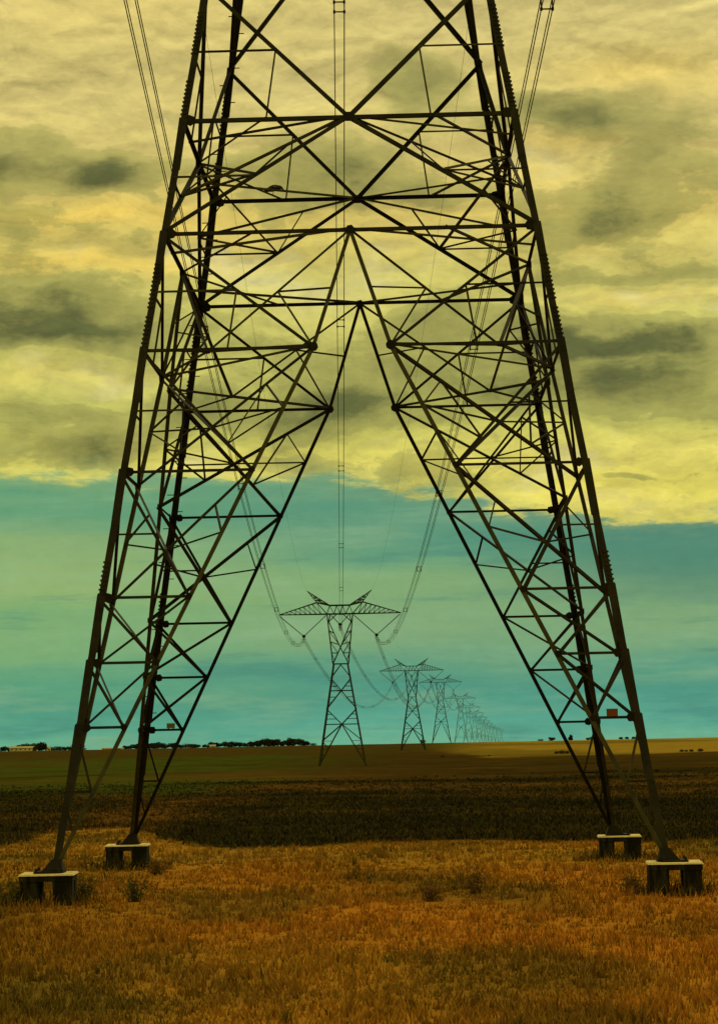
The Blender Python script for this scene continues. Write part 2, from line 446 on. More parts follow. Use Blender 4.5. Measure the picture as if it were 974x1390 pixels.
def upper_body(add, s=1.0):
    """faces from the first X up to the waist; add(p,q,n,w)"""
    zs = [1.5546, 2.08, 2.32]; zX = 1.864
    for f in range(4):
        n = -NRM[f]
        for u in (-1, 1):
            add(fp(f, 0, ZL['A']), fp(f, u, ZL['Z']), n, .11*s)
            add(fp(f, 0, zX), fp(f, u, ZL['Z']), n, .09*s); add(fp(f, 0, zX), fp(f, u, 2.08), n, .09*s)
            add(fp(f, u, 2.08), fp(f, 0, 2.305), n, .08*s)
            add(fp(f, u, zX), fp(f, 0, zX), n, .06*s)
        add(fp(f, -1, 2.32), fp(f, 1, 2.32), n, .09*s)

# ---- the near pylon
SECOND = []; 
def front_pylon():
    root = empty('lattice_pylon', (.00223*W, 4.28292*W, 0), -.023075)
    tag(root, 'huge nearest lattice pylon, its four spread legs straddling the dry grass', 'pylon', 'pylons of the power line')
    TH = .73
    def part(name, p, q, n, w, mat=STEEL, par=root, gus=0):
        m = MB(); m.angle(p, q, n, w*TH)
        return m.build(name, mat, par)
    z = ZL; zt = 2.32
    # corner legs with splice covers, step bolts and base shoes
    for ci, ((sx, sy), fa, fb) in enumerate(CORN):
        C = lambda zz, o=0.0: Vector((sx*(hw(zz)*W+o), sy*(hd(zz)*W+o), zz*W))
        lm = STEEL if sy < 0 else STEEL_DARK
        m = MB(); m.corner(C(.004), C(zt), sx, sy, .145, .022); leg = m.build('corner_leg', lm, root)
        for k in ('Z', 'A', 'B', 'C', 'D', 'E', 'F', 'G'):
            zz = z[k]; m = MB(); m.corner(C(zz-.09, .002), C(zz+.006, .030), sx, sy, .168, .02); m.build('splice_cover', lm, leg)
        # toothed rows of splice bolts along both flanges
        for zz in (z['Z']-.05, z['A']+.08, z['C']+.065, z['E']+.065, z['B']-.05):
            for axx, ayy in ((Vector((sx, 0, 0)), Vector((0, -sy, 0))), (Vector((0, sy, 0)), Vector((-sx, 0, 0)))):
                p0, p1 = C(zz-.085), C(zz); d = (p1-p0); L = d.length; d.normalize(); out = (axx-d*axx.dot(d)).normalized()
                prof = [(0, -.03)]; nb = 11
                for i in range(nb):
                    y0 = L*(i+.2)/nb; y1 = L*(i+.62)/nb; prof += [(y0, .004), (y0, .03), (y1, .03), (y1, .004)]
                prof += [(L, .004), (L, -.03)]
                base = p0+ayy*.04; m = MB(); m.prism(base, base+ayy*.05, prof, d, out); m.build('bolt_row', lm, leg)
        if ci == 3:
            zz = .2; i = 0
            while zz < 1.7:
                p = C(zz); m = MB(); m.bar(p, p+Vector(((-.17, 0, 0) if i % 2 else (0.26, 0, 0))), .02); m.build('step_bolt', lm, leg); zz += .034; i += 1
        m = MB(); p = C(0); m.box(p+Vector((-sx*.05, -sy*.05, .03)), (.42, .42, .06))
        q = p+Vector((-sx*.05, -sy*.05, .05))
        m.add([q+Vector((a_*.20, b_*.20, 0)) for a_, b_ in ((-1, -1), (1, -1), (1, 1), (-1, 1))]+[q+Vector((a_*.09-sx*.05, b_*.09-sy*.05, .21)) for a_, b_ in ((-1, -1), (1, -1), (1, 1), (-1, 1))],
              [(3, 2, 1, 0), (4, 5, 6, 7), (0, 1, 5, 4), (1, 2, 6, 5), (2, 3, 7, 6), (3, 0, 4, 7)])
        m.build('base_shoe', STEEL_DARK, leg)
    hz = []; dg = []; pl = []; sec = []; gus = []
    def add(lst, p, q, n, w): lst.append((Vector(p), Vector(q), Vector(n), w))
    zAB = (z['A']+z['B'])/2
    Ncorn = []
    for f in range(4):
        n = -NRM[f]; ins = n*.02
        for k, w_ in (('A', .115), ('B', .10)):
            add(hz, fp(f, -1, z[k], .02), fp(f, 1, z[k], .02), n, w_)
        for u in (-1, 1):
            # main X and knee frame
            add(dg, fp(f, 0, z['A'], .0), fp(f, u, z['Z'], .0), n, .125)
            add(dg, fp(f, 0, z['A'], .0), fp(f, u, z['B'], .0), n, .115)
            kn = fp(f, u*KNEE, z['C']); ap = fp(f, 0, z['B'])
            m = MB(); m.angle(ap, kn, n, .078); m.angle(kn, fp(f, u*.985, .01), n, .085)
            m.build('inclined_leg', STEEL_LIGHT if f in (0, 3) else (STEEL if f == 1 else STEEL_DARK), root)  # lit olive look of the front and left faces put into the steel tone
            add(dg, fp(f, u, z['B'], .01), kn, n, .085)
            gus.append((kn, NRM[f], .125, 8))
            # secondary members round the main X
            am = lerp(fp(f, 0, z['A']), fp(f, u, z['Z']), .5); zz = am.z/W
            add(sec, fp(f, u, zz), am, n, .055); add(sec, am, fp(f, u*.49, z['A'], .02), n, .05)
            am = lerp(fp(f, 0, z['A']), fp(f, u, z['B']), .5); zz = am.z/W
            add(sec, fp(f, u, zz), am, n, .055)
            dm = lerp(fp(f, u, z['B']), kn, .5); zz = dm.z/W
            add(sec, fp(f, u, zz), dm, n, .055); add(sec, dm, fp(f, u*.59, z['C'], .02), n, .055)
            # struts and diagonals of the foot
            for k in 'CDEFG':
                add(hz, fp(f, u, z[k], .015), fp(f, u*(KNEE if k == 'C' else au(z[k])), z[k], .015), n, .085 if k == 'C' else .075)
            for k0, k1 in (('C', 'D'), ('D', 'E'), ('E', 'F'), ('F', 'G')):
                p = fp(f, u, z[k0], .01); q = fp(f, u*au(z[k1]), z[k1], .01); add(dg, p, q, n, .085)
                if k0 in 'CD':
                    dm = lerp(p, q, .5); zz = dm.z/W; add(sec, fp(f, u, zz), dm, n, .05)
            add(sec, fp(f, u, z['G']), fp(f, u*au(z['H']), z['H']), n, .065); add(sec, fp(f, u, z['H']), fp(f, u*au(z['H']), z['H']), n, .055)
            add(sec, fp(f, u, z['H']), fp(f, u*au(z['I']), z['I']), n, .055)
            for k in 'ABDEFG': gus.append((fp(f, u*(1-.2/(hw(z[k])*W)), z[k]), NRM[f], .12 if k in 'DEFG' else .15, 6))
            for k in 'DEFG': gus.append((fp(f, u*au(z[k]), z[k]), NRM[f], .085, 6))
        gus.append((fp(f, 0, z['A']), NRM[f], .17, 4)); gus.append((fp(f, 0, z['B'], -.0), NRM[f], .12, 6))
    # corners: plan bracing, hips and inner faces
    up = Vector((0, 0, 1))
    for (sx, sy), (fa, ua), (fb, ub) in CORN:
        inn = Vector((-sx, -sy, 0)).normalized()
        for (f1, u1), (f2, u2) in (((fa, ua), (fb, ub)), ((fb, ub), (fa, ua))):
            add(pl, fp(f1, 0, z['A']), fp(f2, u2*.5, z['A']), up, .065)
            arm2 = lerp(fp(f2, 0, z['A']), fp(f2, u2, z['B']), .5)
            add(pl, fp(f1, 0, z['A']), arm2, up, .075)
            arm1 = lerp(fp(f1, 0, z['A']), fp(f1, u1, z['B']), .5)
            add(sec, arm1, lerp(fp(f1, 0, z['A']), arm2, .35), up, .045)
            add(pl, fp(f1, 0, z['B']), fp(f2, u2*.5, z['B']), up, .07)
        add(pl, lerp(fp(fa, 0, z['A']), fp(fa, ua, z['B']), .5), lerp(fp(fb, 0, z['A']), fp(fb, ub, z['B']), .5), up, .06)
        zc = z['C']; cor = Vector((sx*hw(zc), sy*hd(zc), zc))*W
        N = Vector((sx*hw(zc)*(1-.35*(1-KNEE)), sy*hd(zc)*(1-.35*(1-KNEE)), zc+.012))*W
        ka, kb = fp(fa, ua*KNEE, zc), fp(fb, ub*KNEE, zc)
        for f in (fa, fb):
            u = ua if f == fa else ub
            ap = fp(f, 0, z['B']); add(pl, ap, N, -NRM[f], .085 if f in (1, 3) else .065)
            kn = fp(f, u*KNEE, zc); add(pl, kn, N, up, .08)
            pm = lerp(ap, N, .5); add(sec, pm, lerp(ap, kn, .5), -NRM[f], .05); add(sec, pm, kn, -NRM[f], .055)
        add(pl, cor, N, up, .06); add(pl, ka, kb, up, .06)
        gus.append((N, up, .12, 6))
        # inner face of the foot, X in every panel
        ls = 'CDEFG'
        A = {k: fp(fa, ua*(KNEE if k == 'C' else au(z[k])), z[k]) for k in ls}
        B = {k: fp(fb, ub*(KNEE if k == 'C' else au(z[k])), z[k]) for k in ls}
        for i in range(4):
            k0, k1 = ls[i], ls[i+1]; w_ = .09 if i < 2 else .07
            add(dg, A[k0], B[k1], inn, w_); add(dg, B[k0], A[k1], -inn, w_*.9)
            if i < 2:
                # crossing point and its ties
                la = (A[k0]-B[k0]).length; lb = (A[k1]-B[k1]).length; t = la/(la+lb); Xc = lerp(A[k0], B[k1], t)
                for T_, S_, far in ((A, B, 0), (B, A, 1)):
                    mid = lerp(T_[k0], T_[k1], .5)
                    add(sec, mid, Xc, inn, .05); q = lerp(T_[k0], S_[k1], .26); add(sec, mid, q, inn, .05)
                    r = lerp(S_[k0], T_[k1], .74)
                    if i == 0: add(sec, mid, r, inn, .05); add(sec, q, r, inn, .045)
    def ub(p, q, n, w_): dg.append((Vector(p), Vector(q), Vector(n), w_))
    body = MB(); uz = 1.864
    for f in range(4):
        n = -NRM[f]
        for u in (-1, 1):
            body.angle(fp(f, 0, uz), fp(f, u, z['Z']), n, .11); body.angle(fp(f, 0, uz), fp(f, u, 2.08), n, .1)
            body.angle(fp(f, u, 2.08), fp(f, 0, 2.305), n, .09)
        body.angle(fp(f, -1, uz), fp(f, 1, uz), n, .07); body.angle(fp(f, -1, 2.32), fp(f, 1, 2.32), n, .1)
    body.build('upper_bracing', STEEL, root)
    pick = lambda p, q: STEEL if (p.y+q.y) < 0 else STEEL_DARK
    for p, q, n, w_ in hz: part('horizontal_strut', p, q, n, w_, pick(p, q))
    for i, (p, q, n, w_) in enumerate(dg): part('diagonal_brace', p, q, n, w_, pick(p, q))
    for p, q, n, w_ in pl: part('plan_brace', p, q, n, w_, STEEL_LIGHT if random.random() < .5 else STEEL)
    sec.sort(key=lambda s: -(s[1]-s[0]).length*s[3])
    for p, q, n, w_ in sec[:100]: part('secondary_brace', p, q, n, w_, random.choice((STEEL, STEEL_LIGHT, STEEL_DARK)))
    if len(sec) > 100:
        m = MB(); [m.angle(p, q, n, w_*TH) for p, q, n, w_ in sec[100:]]; o = m.build('secondary_brace', STEEL, root); o['kind'] = 'stuff'
    gus.sort(key=lambda g: -g[2])
    def gp(m, c, n, r, k): m.plate(c+n*.012, n, r*.82, .024, k, math.pi/4 if k == 4 else random.random())
    for g in gus[:96]:
        m = MB(); gp(m, *g); m.build('gusset_plate', STEEL_DARK, root)
    if len(gus) > 96:
        m = MB(); [gp(m, *g) for g in gus[96:]]; o = m.build('gusset_plate', STEEL, root); o['kind'] = 'stuff'
    head(root, (STEEL, INSUL))
    print('near pylon members', len(hz), len(dg), len(pl), len(sec), len(gus))
    return root
PYLON = front_pylon()
PM = Matrix.Translation((.00223*W, 4.28292*W, 0)) @ Matrix.Rotation(-.023075, 4, 'Z')

# ---- footings
def make_footings():
    labs = ['concrete footing table under the nearer left leg, tufts of dark weeds at its left side',
            'concrete footing table under the nearer right leg, at the right edge of the grass',
            'concrete footing table under the far right leg, just before the dark scrub',
            'concrete footing table under the far left leg, the smallest on the left side']
    for ci, ((sx, sy), _, _) in enumerate(CORN):
        p = PM @ (Vector((sx*hw(0), sy*hd(0), 0))*W)
        p.x += (-.05, .06, .07, -.05)[ci]
        r = empty('concrete_footing', (p.x, p.y, 0), -.023+(.05 if sx < 0 else -.05)); g = gz(p.x, p.y)-.15
        tag(r, labs[ci], 'footing', 'concrete footings of the near pylon')
        m = MB(); m.box((0, 0, -.085), (1.02, 1.02, .11)); m.build('slab', CONC_SHADE, r)
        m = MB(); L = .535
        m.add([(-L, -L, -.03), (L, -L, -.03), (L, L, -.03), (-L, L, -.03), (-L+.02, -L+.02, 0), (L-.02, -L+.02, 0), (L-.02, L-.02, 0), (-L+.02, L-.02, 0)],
              [(3, 2, 1, 0), (4, 5, 6, 7), (0, 1, 5, 4), (1, 2, 6, 5), (2, 3, 7, 6), (3, 0, 4, 7)]); m.build('lit_top', CONC_TOP, r)  # thin added sheet that carries the lit tone of the slab top
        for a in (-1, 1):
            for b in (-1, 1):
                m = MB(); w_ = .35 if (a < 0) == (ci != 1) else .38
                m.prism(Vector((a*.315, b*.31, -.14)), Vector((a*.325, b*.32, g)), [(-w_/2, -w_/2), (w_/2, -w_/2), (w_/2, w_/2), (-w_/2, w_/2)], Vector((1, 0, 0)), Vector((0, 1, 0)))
                m.build('pile', CONC_SHADE, r)
        m = MB(); m.box((0, 0, .02), (.52, .56, .04)); m.build('bearing_plate', STEEL_DARK, r)
        for a in (-1, 1):
            for b in (-1, 1):
                m = MB(); m.prism(Vector((a*.21, b*.22, .04)), Vector((a*.21, b*.22, .10)), [(.028*math.cos(i*1.0472), .028*math.sin(i*1.0472)) for i in range(6)], Vector((1, 0, 0)), Vector((0, 1, 0))); m.build('anchor_nut', STEEL, r)
        FOOT_XY.append((p.x, p.y))
make_footings()
footing_tufts()

# ---- distant pylons
def far_pylon(z0, s, FARSTEEL):
    root = empty('lattice_pylon'); z = ZL
    for (sx, sy), _, _ in CORN:
        m = MB(); m.corner(Vector((sx*hw(z0), sy*hd(z0), z0))*W, Vector((sx*hw(2.32), sy*hd(2.32), 2.32))*W, sx, sy, .2*s, .05); m.build('corner_leg', FARSTEEL, root)
    m = MB()
    upper_body(lambda p, q, n, w_: m.angle(p, q, n, w_*s), 1.0)
    for f in range(4):
        n = -NRM[f]
        m.angle(fp(f, -1, z['A']), fp(f, 1, z['A']), n, .09*s)
        for u in (-1, 1):
            k0, k1 = fp(f, 0, z['A']), fp(f, u, z0)
            m.angle(k0, fp(f, u, 1.013), n, .1*s); m.angle(k0, k1, n, .11*s)
            zz = 1.013; i = 0
            while zz > z0+.16:
                t = (z['A']-zz)/(z['A']-z0)
                q = lerp(k0, k1, t); m.angle(fp(f, u, zz), q, n, .055*s)
                t2 = (z['A']-zz+.13)/(z['A']-z0); m.angle(fp(f, u, zz), lerp(k0, k1, min(1, t2)), n, .055*s); zz -= .14
            for t in (.35, .65):
                for pr in ((z['A'], z['Z']), (1.864, z['Z']), (1.864, 2.08)):
                    q = lerp(fp(f, 0, pr[0]), fp(f, u, pr[1]), t); m.angle(fp(f, u, q.z/W), q, n, .045*s)
    for (sx, sy), (fa, ua), (fb, ub_) in CORN:
        for zz in (z['A'], 1.864): m.angle(fp(fa, 0, zz), fp(fb, 0, zz), (0, 0, 1), .05*s)
        m.angle(fp(fa, 0, z['A']), fp(fb, ub_, 1.013), (0, 0, 1), .05*s)
    m.build('body_bracing', FARSTEEL, root)
    head(root, (FARSTEEL, FARSTEEL), s)
    return root
# distance, sideways place, height offset (in base widths) and the lowest level kept
TW = [(39.5, -.362, -.808, .585), (75.2, 1.60, -.742, .585), (112, 3.76, None, .25)] + [(d, (px-487)/3140*d, None, .25) for d, px in
      ((154, 619), (194, 629), (234, 637), (276, 643), (320, 648.5), (366, 653), (414, 657.5), (466, 662), (520, 667), (580, 673))]
TPOS = []
def make_far():
    protos = {}
    labs = ['second pylon of the line, standing whole between the legs of the nearest one',
            'third pylon of the line, right of the second and about half its height',
            'fourth pylon, overlapping the right crossarm of the third',
            'fifth pylon, faint, its left crossarm hidden in the fourth',
            'sixth pylon, faint and small, just right of the fifth',
            'seventh pylon, thin grey, leading the far cluster']
    for i, (d, x, dz, z0) in enumerate(TW):
        s = 1.75 if i < 2 else (1.6 if i < 6 else 2.2)
        key = (z0, s, min(i, 3) if i < 6 else 6)
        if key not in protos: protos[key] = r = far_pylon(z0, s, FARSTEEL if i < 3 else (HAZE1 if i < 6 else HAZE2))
        else: r = copy_tree(protos[key])
        g = gz(x*W, d*W)
        zz = dz*W if dz is not None else g-z0*W
        r.location = (x*W, d*W, zz); r.rotation_euler = (0, 0, -.05 if i else 0)
        TPOS.append((x, d, zz/W))
        tag(r, labs[i] if i < 6 else 'tiny faint pylon in the far cluster close to the skyline', 'pylon', 'pylons of the power line')
make_far()

# ---- conductors
def span_pts(a, b, sag, n=60):
    return [Vector((a[0]+(b[0]-a[0])*t, a[1]+(b[1]-a[1])*t, a[2]+(b[2]-a[2])*t-4*sag*t*(1-t)))*W for t in [i/n for i in range(n+1)]]
def bundle(a, b, sag, label, r=.021, nsp=9, gap=.2, group='conductors of the near span', t0=0):
    root = empty('conductor_bundle', Vector(a)*W); tag(root, label, 'power cable', group)
    off = Vector(a)*W; pts = span_pts(a, b, sag)
    side = Vector((pts[-1].y-pts[0].y, -(pts[-1].x-pts[0].x), 0)).normalized()
    for dx in (-1, 1):
        for dz in (-1, 1):
            m = MB(); m.tube([p-off+side*dx*gap+Vector((0, 0, dz*gap)) for p in pts], r, 5); m.build('wire', WIRE, root, True)
    L = len(pts)-1
    for k in range(nsp):
        t = (k+.5+t0)/nsp*L; i = min(int(t), L-1); p = lerp(pts[i], pts[i+1], t-i)-off
        m = MB(); c = [p+side*a_*gap+Vector((0, 0, b_*gap)) for a_, b_ in ((-1, -1), (1, -1), (1, 1), (-1, 1))]
        for j in range(4):
            m.bar(c[j], c[(j+1) % 4], .045); m.box(c[j], (.09, .16, .09))
        m.build('spacer', STEEL_DARK, root)
    return root
def wire(a, b, sag, label, r=.009, group='earth wires of the near span'):
    m = MB(); m.tube(span_pts(a, b, sag), r, 5); o = m.build('earth_wire', WIRE, None, True); tag(o, label, 'earth wire', group)
D0 = 4.283
e1 = TPOS[0]
def att(tp, k, zoff=0):   # attachment points of a far pylon
    x, d, z = tp
    return {'L': (x-.62, d, z+2.80-.05), 'R': (x+.62, d, z+2.80-.05), 'M': (x, d, z+2.99-.05), 'l': (x-.545, d, z+3.565), 'r': (x+.545, d, z+3.565)}[k]
bundle((-.638, D0, 2.751), att(e1, 'L'), .861, 'left conductor bundle sagging from the top left down to the second pylon', t0=.1)
bundle((.605, D0, 2.60), att(e1, 'R'), .815, 'right conductor bundle sagging from the top right down to the second pylon', t0=.1)
bundle((.0, D0, 2.94), att(e1, 'M'), .80, 'middle conductor bundle running straight down the centre to the second pylon', t0=.3)
wire((-.545, D0, 3.565), att(e1, 'l'), .60, 'hair-thin earth wire on the left above the left conductor bundle')
wire((.545, D0, 3.565), att(e1, 'r'), .60, 'hair-thin earth wire on the right above the right conductor bundle')
nm = {'L': 'left', 'M': 'middle', 'R': 'right'}
for i, (t0_, t1_) in enumerate((('second', 'third'), ('third', 'fourth'), ('fourth', 'fifth'))):
    for k in 'LMR':
        bundle(att(TPOS[i], k), att(TPOS[i+1], k), .95 if i == 0 else .8, f'{nm[k]} conductor bundle slung between the {t0_} and {t1_} pylons', .028 if i == 0 else .03, 7,
               group=f'conductors between the {t0_} and {t1_} pylons')
for k, s_ in (('l', 'left'), ('r', 'right')):
    wire(att(TPOS[0], k), att(TPOS[1], k), .6, f'{s_} earth wire between the second and third pylons', group='earth wires of the second span')

# ---- plates on the struts
RED = simple('red_enamel', (.12, .030, .006, 1), (.19, .052, .010, 1), 8, .6)
RUSTED = simple('dull_yellow_enamel', (.13, .095, .012, 1), (.19, .14, .02, 1), 8, .6)
def plate(p, w_, h_, mat, label):
    r = empty('warning_plate', p); tag(r, label, 'sign')
    m = MB(); m.box((0, 0, h_/2+.02), (w_, .012, h_)); m.build('panel', mat, r)
    m = MB()
    for s_ in (-1, 1):
        m.box((s_*w_*.3, .02, h_*.35), (.03, .025, h_*.95))
    m.build('bracket', STEEL_DARK, r)
    m = MB()
    for s_ in (-1, 1): m.box((s_*w_*.42, -.011, h_*.9), (.014, .008, .014))
    m.build('bolt', STEEL_DARK, r)
q = PM @ fp(0, .897, ZL['G']); plate((q.x, q.y-.06, q.z), .22, .15, RED, 'small red plate on the lowest strut of the near right leg')
q = PM @ fp(2, -.88, ZL['G']); plate((q.x, q.y-.07, q.z+.02), .2, .12, RUSTED, 'small dull yellow plate on the lowest strut of the far left leg')

# ---- perched bird
def bird():
    m = MB(); s = 1.0
    body = [(-.19, .02, .012), (-.14, .035, .02), (-.09, .06, .05), (-.03, .095, .072), (.04, .115, .07), (.09, .125, .05), (.12, .135, .042), (.15, .13, .034), (.17, .115, .018), (.205, .095, .004)]
    m.tube([(x, 0, z) for x, z, r in body], [r for x, z, r in body], 10)
    o = m.build('bird', simple('black_feathers', (.006, .006, .005, 1), (.014, .013, .01, 1), 20, .6), None, True)
    mod = o.modifiers.new('s', 'SUBSURF'); mod.levels = mod.render_levels = 1
    m = MB()
    for y in (-.025, .025): m.bar((.0, y, .06), (.01, y, -.03), .01)
    m.build('foot', STEEL_DARK, o)
    for y in (-.05, .05):
        m = MB(); m.tube([(.06, y, .11), (-.02, y*1.25, .1), (-.12, y*.9, .05), (-.17, y*.5, .03)], [.02, .04, .03, .006], 8); m.build('wing', bpy.data.materials['black_feathers'], o, True)
    return tag(o, 'small black bird perched on a plan brace at upper left, facing right', 'bird')
BIRD = bird()

# ------------------------------------------------------------------ trees and bushes
BARK = simple('bark', (.02, .014, .006, 1), (.04, .028, .012, 1), 3, .95)
LEAF = simple('leaf_dark', (.012, .014, .003, 1), (.045, .046, .010, 1), 1.2, .95, 0, .1)
WEED = simple('weed_green', (.04, .042, .008, 1), (.10, .088, .015, 1), 6, .9, 0, .1)
WEED_DRY = simple('weed_brown', (.085, .046, .010, 1), (.17, .088, .016, 1), 6, .9, 0, .1)
def leafy(n, cx, rad, size, lobes, seed):
    r = random.Random(seed); m = MB()
    ctr = [(r.uniform(-.6, .6), r.uniform(-.6, .6), r.uniform(-.5, .6), r.uniform(.35, .6)) for _ in range(lobes)]
    for _ in range(n):
        c = r.choice(ctr); v = Vector((r.gauss(0, 1), r.gauss(0, 1), r.gauss(0, 1))).normalized()*c[3]*r.uniform(.5, 1.08)
        p = Vector((cx[0]+(c[0]+v.x)*rad[0], cx[1]+(c[1]+v.y)*rad[1], cx[2]+(c[2]+v.z)*rad[2]))
        a = Vector((r.gauss(0, 1), r.gauss(0, 1), r.gauss(0, 1))).normalized()*size*r.uniform(.6, 1.3); b = a.orthogonal().normalized()*size*r.uniform(.5, 1)
        m.add([p-a, p-b*.7, p+a, p+b*.7], [(0, 1, 2, 3)])
    return m
def tree_proto(name, h, w_, seed, trunk_h=.25):
    root = empty(name); r = random.Random(seed)
    m = MB(); m.tube([(0, 0, -.3), (.02*h, 0, h*trunk_h), (0, .02*h, h*.75)], [h*.035, h*.028, h*.006], 7)
    for k in range(5):
        a = r.uniform(0, 6.28); z0 = h*(trunk_h+.1*k); m.tube([(0, 0, z0), (math.cos(a)*w_*.35, math.sin(a)*w_*.35, z0+h*.2)], [h*.014, h*.004], 5)
    m.build('trunk', BARK, root)
    leafy(1300, (0, 0, h*(.42 if name != 'round_tree' else .52)), (w_*.66, w_*.66, h*(.58 if name != 'round_tree' else .5)), h*.085, 13, seed).build('crown', LEAF, root)
    return root
PROTO = {}
def put_tree(kind, px, d, hpx, label, group, wide=1.0, sink=0):
    if kind not in PROTO:
        nm = {'broad': ('broadleaf_tree', 1, 1.15, 3, .2), 'bush': ('bush', 1, 1.9, 5, .08), 'tall': ('poplar_tree', 1, .5, 8, .1), 'round': ('round_tree', 1, .9, 12, .22)}[kind]
        PROTO[kind] = r = tree_proto(*nm)
    else: r = copy_tree(PROTO[kind])
    x = px2x(px, d); h = hpx*.74*d/3140
    r.location = (x, d, gz(x, d)-sink*h); r.scale = (h*wide, h*wide, h); r.rotation_euler = (0, 0, random.uniform(0, 6.28))
    tag(r, label, 'bush' if kind == 'bush' else 'tree', group)
rt = random.Random(4)
# left skyline row
for px in range(166, 338, 7):
    hp = rt.uniform(6, 11)*(1.15 if 200 < px < 232 or px > 300 else 1) * (.75 if 236 < px < 280 else 1)
    put_tree(rt.choice(('broad', 'round', 'broad', 'bush')), px+rt.uniform(-2, 2), 2000+rt.uniform(-80, 120), hp, 'dark tree in the long low row on the left skyline', 'trees in the left skyline row', 1.3)
for px, hp in ((338, 10), (346, 12.5), (354, 14), (362, 14.5), (370, 13), (377, 10)):
    put_tree('broad', px, 2000+rt.uniform(-40, 40), hp, 'dark tree in the taller clump left of the second pylon', 'trees in the tall clump', 1.1)
for px, hp in ((385, 12), (392, 15), (400, 13), (407, 10), (412, 7)):
    put_tree('broad', px, 2000+rt.uniform(-40, 40), hp, 'dark tree in the small clump nearest the second pylon on its left', 'trees in the small clump', 1.1)
put_tree('bush', 419, 2000, 5, 'lone small bush right of the small clump on the skyline', 'lone skyline bushes')
for px, hp in ((2, 10), (9, 9), (24, 13), (31, 14), (38, 14), (46, 12)):
    put_tree('broad', px, 1780+rt.uniform(-30, 30), hp, 'dark tree showing behind the long white shed', 'trees behind the shed', 1.2)
for px, hp in ((50, 17), (53, 15)):
    put_tree('round', px, 1600+rt.uniform(-20, 20), hp, 'taller dark tree at the right end of the white shed', 'trees at the shed end', 1.0)
for px in range(66, 104, 6):
    put_tree(rt.choice(('broad', 'bush')), px, 1720+rt.uniform(-60, 60), rt.uniform(5, 10), 'low dark tree between the shed and the near left leg', 'trees right of the shed', 1.2)
# right side
for px, d, hp, k, lb in ((741, 2200, 7, 'broad', 'small round tree left of the poplar on the right skyline'), (766, 2200, 11, 'tall', 'narrow pointed tree on the right skyline beside the far leg'),
                         (790, 2200, 5, 'broad', None), (797, 2200, 7, 'broad', None), (803, 2200, 6, 'broad', None), (834, 2200, 5, 'broad', None), (842, 2200, 5, 'broad', None), (852, 2200, 5, 'broad', None), (726, 2200, 4, 'bush', None)):
    put_tree(k, px, d, hp, lb or 'small dark tree on the right skyline beside the legs', 'trees on the right skyline', 1.2)
for px, hp in ((747, 5), (754, 6.5), (761, 5.5)):
    put_tree('bush', px, 640, hp, 'dark bush in the golden field left of the far right leg', 'bushes in the golden field', .75)
for px, hp in ((916, 4.5), (922, 3.8), (929, 4.6), (941, 6)):
    put_tree('bush', px, 640, hp, 'dark bush in the golden field right of the near right leg', 'bushes right of the leg', .75)
put_tree('bush', 567, 1500, 7, 'small dark bush on the skyline at the foot of the third pylon', 'lone skyline bushes', .6)
put_tree('bush', 593, 620, 3, 'low dark bush on the field edge below the fourth pylon', 'bushes on the field edge', 1.0)
put_tree('bush', 656, 620, 2.5, 'low dark bush on the field edge right of the far pylons', 'bushes on the field edge', 1.0)

# weeds near the footings
def weed(px, y, h, w_, mat, label, seed):
    # y is the photo height of its foot: distance from the level of the ground there
    x = px2x(px, y); root = empty('weed_clump', (x, y, gz(x, y)-.03)); r = random.Random(seed)
    m = MB(); ends = []
    for _ in range(26):
        a = r.uniform(0, 6.28); l = r.uniform(.3, 1); e = Vector((math.cos(a)*w_*.5*l*r.random(), math.sin(a)*w_*.5*l*r.random(), h*r.uniform(.5, 1))); b = Vector((e.x*.25, e.y*.25, 0))
        m.tube([b, lerp(b, e, .5)+Vector((0, 0, .02)), e], [.007, .005, .002], 4); ends.append((b, e))
    m.build('stems', mat, root)
    m = MB()
    for b, e in ends:
        for _ in range(16):
            p = lerp(b, e, r.uniform(.1, 1))+Vector((r.gauss(0, .05), r.gauss(0, .05), r.gauss(0, .03)))
            a = Vector((r.gauss(0, 1), r.gauss(0, 1), r.gauss(.4, .6))).normalized()*r.uniform(.02, .055); c = a.orthogonal().normalized()*r.uniform(.008, .018)
            m.add([p-a, p-c, p+a, p+c], [(0, 1, 2, 3)])
    m.build('leaves', mat, root); tag(root, label, 'weeds', 'weed clumps near the footings')
weed(174, 45.5, .62, 1.0, WEED, 'green weed clump in the grass between the two left footings', 1)
weed(15, 45.0, .60, 1.3, WEED, 'dark weed clump at the left edge beside the near left footing', 2)
weed(108, 46.5, .58, .7, WEED, 'tall weed tuft right beside the near left footing', 3)
weed(205, 55.0, .40, .8, WEED_DRY, 'brown weeds at the right side of the far left footing', 4)
weed(632, 46.0, .60, 1.0, WEED_DRY, 'wiry brown weed clump alone in the middle right grass', 5)
weed(575, 44.0, .42, .9, WEED_DRY, 'reddish low weeds left of the wiry clump', 6)
weed(845, 46.5, .32, .9, WEED_DRY, 'brown weeds between the two right footings', 10)

